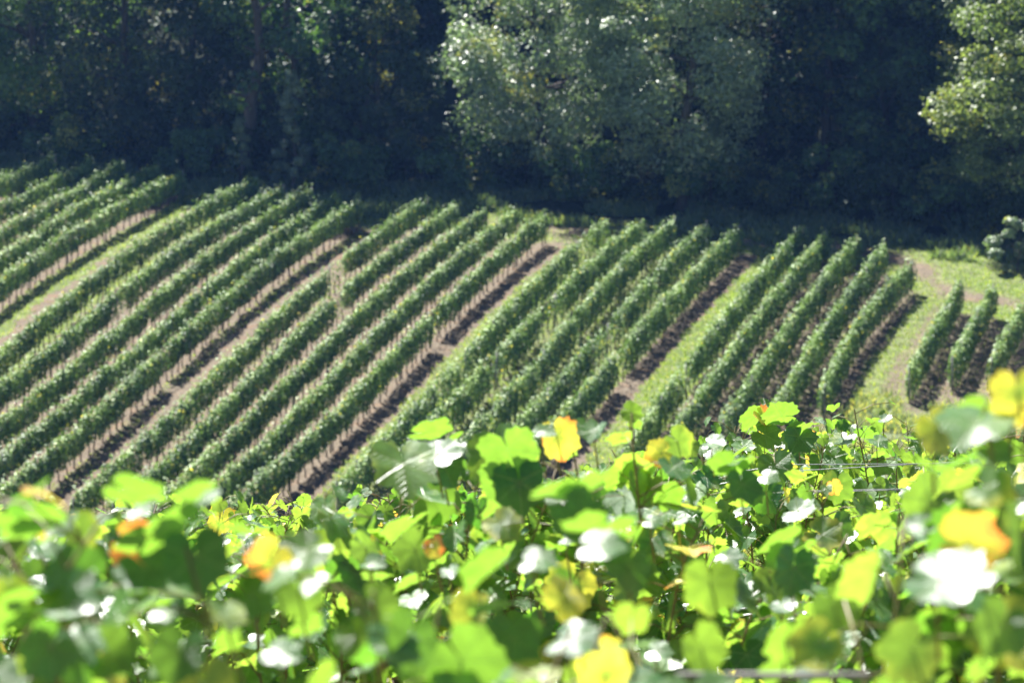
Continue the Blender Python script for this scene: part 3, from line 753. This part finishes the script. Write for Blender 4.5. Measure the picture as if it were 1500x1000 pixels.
# individual leaves that stand out in the photo: px, py, size in px, distance, kind, tilt of the tip (deg, 0 = down), hue, age
# kind: "lit" faces us with the sun behind it, "glare" lies nearly flat and mirrors the sun, "dark" faces us in shade
HERO = [
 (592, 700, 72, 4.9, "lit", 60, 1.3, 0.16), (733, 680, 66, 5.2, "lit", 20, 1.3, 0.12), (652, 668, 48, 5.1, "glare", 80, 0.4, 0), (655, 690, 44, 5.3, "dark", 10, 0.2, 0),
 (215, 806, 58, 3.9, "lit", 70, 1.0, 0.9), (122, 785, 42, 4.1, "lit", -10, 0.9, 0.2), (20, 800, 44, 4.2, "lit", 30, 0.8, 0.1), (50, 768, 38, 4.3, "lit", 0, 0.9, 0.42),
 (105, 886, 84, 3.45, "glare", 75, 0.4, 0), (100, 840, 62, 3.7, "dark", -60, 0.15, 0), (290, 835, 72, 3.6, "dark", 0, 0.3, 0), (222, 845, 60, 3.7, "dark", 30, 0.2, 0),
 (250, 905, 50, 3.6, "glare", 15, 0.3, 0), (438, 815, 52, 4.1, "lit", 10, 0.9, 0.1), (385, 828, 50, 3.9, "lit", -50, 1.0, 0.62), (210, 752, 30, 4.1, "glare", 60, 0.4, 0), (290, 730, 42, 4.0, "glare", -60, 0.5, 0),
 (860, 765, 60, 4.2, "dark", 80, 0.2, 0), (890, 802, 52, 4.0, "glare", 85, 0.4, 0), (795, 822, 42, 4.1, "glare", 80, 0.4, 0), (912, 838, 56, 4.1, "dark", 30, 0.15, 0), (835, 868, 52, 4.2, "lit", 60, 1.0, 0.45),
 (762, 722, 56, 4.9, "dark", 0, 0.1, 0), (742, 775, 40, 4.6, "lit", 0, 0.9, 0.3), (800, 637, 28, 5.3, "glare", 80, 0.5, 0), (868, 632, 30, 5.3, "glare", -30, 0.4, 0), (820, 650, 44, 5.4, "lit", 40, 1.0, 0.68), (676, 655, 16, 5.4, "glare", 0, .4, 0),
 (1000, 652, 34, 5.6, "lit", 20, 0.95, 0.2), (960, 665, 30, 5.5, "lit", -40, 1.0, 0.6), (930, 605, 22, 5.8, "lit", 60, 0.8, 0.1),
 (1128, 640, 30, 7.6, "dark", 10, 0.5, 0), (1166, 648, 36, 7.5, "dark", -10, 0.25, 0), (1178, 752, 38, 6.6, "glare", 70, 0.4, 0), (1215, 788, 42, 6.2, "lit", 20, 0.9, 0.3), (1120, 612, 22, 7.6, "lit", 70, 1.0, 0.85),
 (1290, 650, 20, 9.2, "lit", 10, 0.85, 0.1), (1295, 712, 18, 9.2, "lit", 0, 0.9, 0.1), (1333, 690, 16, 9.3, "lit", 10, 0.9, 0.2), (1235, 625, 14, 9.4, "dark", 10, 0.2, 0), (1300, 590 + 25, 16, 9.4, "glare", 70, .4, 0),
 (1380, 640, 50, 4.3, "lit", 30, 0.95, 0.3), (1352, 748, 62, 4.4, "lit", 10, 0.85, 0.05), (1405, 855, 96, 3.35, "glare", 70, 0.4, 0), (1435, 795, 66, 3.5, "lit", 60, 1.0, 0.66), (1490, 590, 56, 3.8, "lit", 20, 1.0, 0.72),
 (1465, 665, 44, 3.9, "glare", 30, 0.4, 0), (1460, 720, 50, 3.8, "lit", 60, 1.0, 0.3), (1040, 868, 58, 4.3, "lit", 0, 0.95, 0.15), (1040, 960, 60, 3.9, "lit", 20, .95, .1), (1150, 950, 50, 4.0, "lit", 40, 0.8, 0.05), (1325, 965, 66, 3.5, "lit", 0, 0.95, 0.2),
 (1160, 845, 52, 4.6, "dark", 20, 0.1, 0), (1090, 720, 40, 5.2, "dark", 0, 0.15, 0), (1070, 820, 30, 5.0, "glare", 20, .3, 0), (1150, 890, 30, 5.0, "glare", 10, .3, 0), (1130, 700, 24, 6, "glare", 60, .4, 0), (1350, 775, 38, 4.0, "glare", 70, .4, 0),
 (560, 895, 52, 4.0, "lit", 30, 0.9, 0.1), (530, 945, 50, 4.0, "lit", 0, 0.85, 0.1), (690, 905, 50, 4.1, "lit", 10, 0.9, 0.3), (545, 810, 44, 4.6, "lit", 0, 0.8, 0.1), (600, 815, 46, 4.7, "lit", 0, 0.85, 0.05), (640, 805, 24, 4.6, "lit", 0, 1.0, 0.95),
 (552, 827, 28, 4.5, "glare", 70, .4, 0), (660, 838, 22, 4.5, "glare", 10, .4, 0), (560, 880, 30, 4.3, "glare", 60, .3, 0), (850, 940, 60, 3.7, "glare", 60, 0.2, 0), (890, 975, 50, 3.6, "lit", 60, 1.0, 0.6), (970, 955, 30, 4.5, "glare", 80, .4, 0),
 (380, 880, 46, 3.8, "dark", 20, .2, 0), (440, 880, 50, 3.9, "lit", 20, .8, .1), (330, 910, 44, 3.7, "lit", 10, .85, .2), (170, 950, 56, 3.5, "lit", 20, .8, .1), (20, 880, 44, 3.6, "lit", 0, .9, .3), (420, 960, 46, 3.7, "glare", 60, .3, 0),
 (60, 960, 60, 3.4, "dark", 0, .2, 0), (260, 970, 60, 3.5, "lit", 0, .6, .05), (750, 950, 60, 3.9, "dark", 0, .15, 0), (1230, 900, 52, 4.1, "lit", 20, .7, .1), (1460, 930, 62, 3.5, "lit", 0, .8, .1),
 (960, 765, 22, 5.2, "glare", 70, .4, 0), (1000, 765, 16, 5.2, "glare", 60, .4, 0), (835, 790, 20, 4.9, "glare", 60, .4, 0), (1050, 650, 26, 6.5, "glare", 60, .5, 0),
]
HERO = [(a_, b_, c_ * (0.93 if r_[0] != "glare" else 0.85), (d_ * 0.79 if d_ < 4.35 else (d_ + 1.4 if d_ > 7 and d_ < 8 else d_)), *r_) for a_, b_, c_, d_, *r_ in HERO]
HA = np.array([(h[0], h[1], h[2] * 0.9, h[3]) for h in HERO])

def spray(rg, kind):
    """normal for a stand-out leaf"""
    if kind == "glare":
        H = norm(sun_dir + np.array([0, -0.99, 0.10]))
        return norm(H + rg.normal(0, 0.05, 3))
    if kind == "lit":
        return norm(np.array([0.1, -1, 0.45]) + rg.normal(0, 0.38, 3))
    return norm(np.array([0.15, -1, 0.40]) + rg.normal(0, 0.3, 3))

vines = []
row_names = ["nearest", "second", "third", "fourth", "fifth", "sixth"]
pos_words = {2: ["left", "right"], 3: ["left", "middle", "right"]}
def pos_label(i_, n_):
    if n_ <= 3: return pos_words[n_][i_] + " one"
    w = ["first", "second", "third", "fourth", "fifth", "sixth", "seventh", "eighth"]
    return w[i_] + " from the left"
traits = {
 (0, 0): "strongly blurred grapevine in the lower left corner with white glaring and orange tinged leaves",
 (0, 1): "strongly blurred grapevine at the bottom centre with grey green curved leaves and a yellow one",
 (0, 2): "strongly blurred grapevine in the lower right corner with orange spotted leaves and big white glare",
}
for ri, (D0, sl, depth) in enumerate(SKY_LINES):
    slx = np.array([a for a, b in sl], float); sly = np.array([b for a, b in sl], float)
    halfw = 0.18 * D0 + 0.55
    nv = max(3, int(round(2 * halfw / 1.0)))
    sp_ = 2 * halfw / nv
    rr_ = np.random.default_rng(400 + ri)
    for vi in range(nv):
        xc = -halfw + (vi + 0.5) * sp_
        yc = D0 + 0.06 * xc
        zg = float(ground(xc, yc))
        lab = traits.get((ri, vi))
        if (ri, vi) not in traits: lab = "%s grapevine in the %s foreground row, %s" % (["blurred", "blurred", "slightly blurred", "sharp leaved", "softly blurred", "small leaved"][ri], row_names[ri], pos_label(vi, nv))
        th = empty("grapevine", (xc, yc, zg), lab, "grapevine", "foreground grapevines")
        org = np.array([xc, yc, zg])
        # top of canopy here
        def top_at(x_, y_):
            d_ = y_ / cp
            px_ = 750 + F * x_ / d_
            py_ = np.interp(px_, slx, sly)
            t_ = y_ / (cp - (500 - py_) / F * sp)
            return t_ * (sp + (500 - py_) / F * cp)
        ztop = float(top_at(xc, yc))
        hc = ztop - zg
        # trunk and head
        zz = np.linspace(-0.1, min(0.9, hc * 0.5), 7)
        tp = np.stack([np.cumsum(rr_.normal(0, 0.02, 7)), np.cumsum(rr_.normal(0, 0.015, 7)), zz], -1)
        V, Q_, T_ = tube(tp, [0.055, 0.045, 0.04, 0.038, 0.036, 0.036, 0.03], 10)
        mesh_obj("trunk", V, Q_, T_, M_WOOD, parent=th)
        # canes rising to the top, each its own part, with petioles
        nc = int(round(11.5 * sp_)) if ri < 5 else 7
        LP, LN, LTp, LS, LH, LA = [], [], [], [], [], []
        for c_ in range(nc):
            bx = (c_ + 0.5) / nc * sp_ - sp_ / 2 + rr_.normal(0, 0.02)
            q = np.linspace(0, 1, 14)
            topz = hc + rr_.normal(-0.02, 0.03)
            if rr_.random() < 0.25: topz += rr_.uniform(0.0, 0.05)
            tipx = bx + rr_.normal(0, 0.12); tipy = rr_.normal(0, 0.15)
            tz = float(top_at(xc + tipx, yc + tipy)) - zg + rr_.normal(-0.02, 0.03)
            cz0 = tp[-1][2]
            P = np.stack([tp[-1][0] * (1 - q) ** 3 + bx * (1 - (1 - q) ** 3) + (tipx - bx) * q ** 2 + 0.02 * np.sin(q * 9 + c_),
                          tipy * q ** 1.5 + 0.03 * np.sin(q * 7 + c_ * 2), cz0 + (tz - cz0) * q], -1)
            V, Q_, T_ = tube(P, np.linspace(0.0055, 0.0018, 14), 6)
            bag = Bag(); bag.add(V, Q_, T_)
            # nodes with leaves
            Lc = tz - cz0
            nn_ = int(Lc / 0.027)
            for k_ in range(nn_):
                t_ = (k_ + rr_.random() * 0.6) / nn_
                bp = np.array([np.interp(t_, q, P[:, a_]) for a_ in range(3)])
                for rep in range(2 if rr_.random() < 0.55 else 1):
                    az = rr_.uniform(0, 6.28)
                    pl = rr_.uniform(0.05, 0.13)
                    lp = bp + np.array([math.cos(az) * pl, math.sin(az) * pl, rr_.uniform(0.0, 0.06)])
                    size = rr_.uniform(0.034, 0.066) * (0.88 if ri == 0 else 1.0) * (0.55 if t_ > 0.93 else 1)
                    W = lp + org
                    hx, hy, hd = project(W)
                    # keep the stand-out leaves unobstructed
                    dd = np.hypot(HA[:, 0] - hx, HA[:, 1] - hy)
                    if np.any((dd < HA[:, 2] * 0.55 + size * F / hd * 0.25) & (HA[:, 3] > hd - 0.12)): continue
                    ab = np.interp(hx, slx, sly) - hy - 0.5 * size * F / hd
                    if ab > 22 or (ab > 6 and rr_.random() < 0.7): continue
                    nrm = norm(np.array([math.cos(az), math.sin(az) , 0]) * rr_.uniform(0.2, 1.0) + np.array([0, 0, rr_.uniform(0.15, 1.0)]) + rr_.normal(0, 0.3, 3))
                    LP.append(lp); LN.append(nrm)
                    LTp.append(np.array([math.cos(az), math.sin(az), -0.9]) + rr_.normal(0, 0.35, 3))
                    LS.append(size); LH.append(np.clip(rr_.normal(0.30, 0.25) + 0.3 * t_, 0, 1))
                    LA.append(rr_.uniform(0.35, 0.75) if rr_.random() < 0.05 else rr_.uniform(0, 0.2))
                    if size * F / hd > 6:
                        mid = (bp + lp) / 2 + np.array([0, 0, 0.012])
                        bag.add(*tube([bp, mid, lp], [0.0016, 0.0013, 0.0011], 4))
            bag.obj("cane", M_CANE, th)
        LP = np.array(LP); LN = np.array(LN); LTp = np.array(LTp); LS = np.array(LS); LH = np.array(LH); LA = np.array(LA)
        g_ = leaves_geo(LT_FINE if ri < 4 else LT_MID, LP, LN, LTp, LS, LH, LA, rr_)
        mesh_obj("foliage", g_[0], g_[1], g_[2], M_LEAF, g_[3], g_[4], parent=th)
        vines.append((th, org, D0))
# stand-out leaves, each a part of the vine it grows on
rh = np.random.default_rng(77)
for (px, py, sz, D, kind, tip, hue, age) in HERO:
    d = ray(px, py)
    Pw = d * D
    th, org, _ = min(vines, key=lambda v: abs(v[2] - D) * 1.5 + abs(v[1][0] - Pw[0]))
    nrm = spray(rh, kind)
    star = (px, py) in ((592, 694), (733, 672), (215, 806), (1040, 868))
    if star: nrm = norm(np.array([0.15, -1, 0.25]) + rh.normal(0, 0.22, 3))
    a_ = RAD(tip + rh.normal(0, 35)) if kind != "glare" and not star else RAD(tip)
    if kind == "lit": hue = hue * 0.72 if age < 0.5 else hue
    tipd = np.array([math.sin(a_), -0.25, -math.cos(a_)])
    if kind == "glare": tipd = np.array([math.sin(a_), -math.cos(a_), -0.2])
    size = sz * D / F
    P = Pw - org
    stalk = P - norm(tipd) * 0.32 * size
    tmp = [LT_FINE[rh.integers(0, len(LT_FINE))]]
    g_ = leaves_geo(tmp, stalk[None], nrm[None], tipd[None], np.array([size]), np.array([hue]), np.array([age]), rh)
    lf = mesh_obj("leaf", g_[0], g_[1], g_[2], M_LEAF, g_[3], g_[4], parent=th)
    if kind == "dark":            # extra leaves added up-sun of it to cast shade on it
        for dd_ in (0.045, 0.08):
            sp2 = P + sun_dir * dd_ + rh.normal(0, 0.012, 3)
            g_ = leaves_geo([LT_FINE[rh.integers(0, 9)]], sp2[None], norm(sun_dir + rh.normal(0, .2, 3))[None], (tipd + rh.normal(0, .4, 3))[None], np.array([size * 1.05]), np.array([0.4]), np.array([0.1]), rh)
            mesh_obj("leaf", g_[0], g_[1], g_[2], M_LEAF, g_[3], g_[4], parent=th)
    if kind == "lit" and not star and rh.random() < 0.65:      # neighbour leaf added to throw part shade on it
        sp2 = P + sun_dir * 0.09 + rh.normal(0, 0.55, 3) * size
        if project(sp2 + org)[1] < max(py + 4, 690): sp2 = P + np.array([0, 0.06, -1.1 * size])
        g_ = leaves_geo([LT_FINE[rh.integers(0, 9)]], sp2[None], norm(sun_dir + rh.normal(0, .3, 3))[None], (tipd + rh.normal(0, .5, 3))[None], np.array([size * 0.75]), np.array([0.5]), np.array([0.1]), rh)
        mesh_obj("leaf", g_[0], g_[1], g_[2], M_LEAF, g_[3], g_[4], parent=th)
    V, Q_, T_ = tube([stalk, stalk + np.array([0.0, 0.03, -0.03]), stalk + np.array([0.01, 0.08, -0.09])], [0.0014, 0.0016, 0.002], 5)
    st = mesh_obj("leaf_stalk", V, Q_, T_, M_CANE, parent=lf)

# trellises of the foreground rows: posts and wires
def trellis(ri, D0, lab, wires, xa, xb):
    zg = float(ground(0, D0))
    th = empty("trellis", (xa, D0, float(ground(xa, D0))), lab, "trellis", "trellises of the foreground rows")
    org = np.array(th.location)
    for xe in (xa, xb):
        g0 = float(ground(xe, D0))
        V, Q_, T_ = tube([(xe, D0 + 0.05, g0 - 0.2), (xe, D0 + 0.05, g0 + 0.9), (xe, D0 + 0.05, g0 + 1.3)], [0.028, 0.026, 0.025], 12)
        mesh_obj("post", V - org, Q_, T_, M_POST, parent=th)
    for (z_, dy, rad, sag, tilt) in wires:
        q = np.linspace(0, 1, 60)
        xw = xa + (xb - xa) * q
        drop = np.interp(xw / D0 * F + 750, [-100, 0, 700, 1000, 1160, 1500], [95, 90, 55, 24, 2, 0]) * D0 / F
        P = np.stack([xw, D0 + dy + 0.0 * q, z_ + tilt * (q - 0.5) - drop], -1)
        V, Q_, T_ = tube(P, np.full(60, rad), 6)
        mesh_obj("wire", V - org, Q_, T_, M_WIRE, parent=th)
def zpx(py, D): 
    d = ray(1300, py); return d[2] * D
trellis(3, 9.0, "trellis with taut shiny wires stretched across the sharply focused vines at the right", [(zpx(681, 9.0), -0.02, 0.0016, 0.0, 0.0), (zpx(679, 9.0), 0.06, 0.0016, 0.0, 0.10), (zpx(717, 9.0), 0.0, 0.0015, 0.0, 0.03), (zpx(722, 9.0), 0.05, 0.0015, 0.0, 0.03)], 0.62, 2.6)
trellis(2, 6.9, "blurred trellis wires between the second and third foreground rows at the lower right", [(zpx(887, 6.9), -0.1, 0.002, 0.0, 0.0), (zpx(895, 6.9), 0.1, 0.002, 0, 0.02)], 0.55, 2.1)
# the grey bar at the bottom edge
V, Q_, T_ = tube([(x_, 2.9, zpx(1001, 2.9) - 0.001 * x_) for x_ in np.linspace(0.17, 0.37, 8)], np.full(8, 0.004), 10)
o = mesh_obj("pipe", V, Q_, T_, M_POST)
tag(o, "blurred grey horizontal pipe lying among the nearest vines at the bottom edge", "pipe")

hb = Bag()
hx0, hx1, hy0, hy1, hz0, hz1 = -440, 440, -42, 660, -22.5, 240
hv = np.array([(x_, y_, z_) for z_ in (hz0, hz1) for y_ in (hy0, hy1) for x_ in (hx0, hx1)], float)
hq = np.array([(0, 2, 3, 1), (4, 5, 7, 6), (0, 1, 5, 4), (2, 6, 7, 3), (0, 4, 6, 2), (1, 3, 7, 5)])
m, n, l = new_mat("haze")
out = n.new("ShaderNodeOutputMaterial"); v = n.new("ShaderNodeVolumePrincipled")
v.inputs['Color'].default_value = (0.18, 0.40, 1.0, 1); v.inputs['Density'].default_value = HAZE; v.inputs['Anisotropy'].default_value = 0.2
l.new(v.outputs[0], out.inputs['Volume'])
o = mesh_obj("haze", hv, hq, None, m, smooth=False)
tag(o, "thin bluish air between the camera and the wood", "haze", kind="stuff")
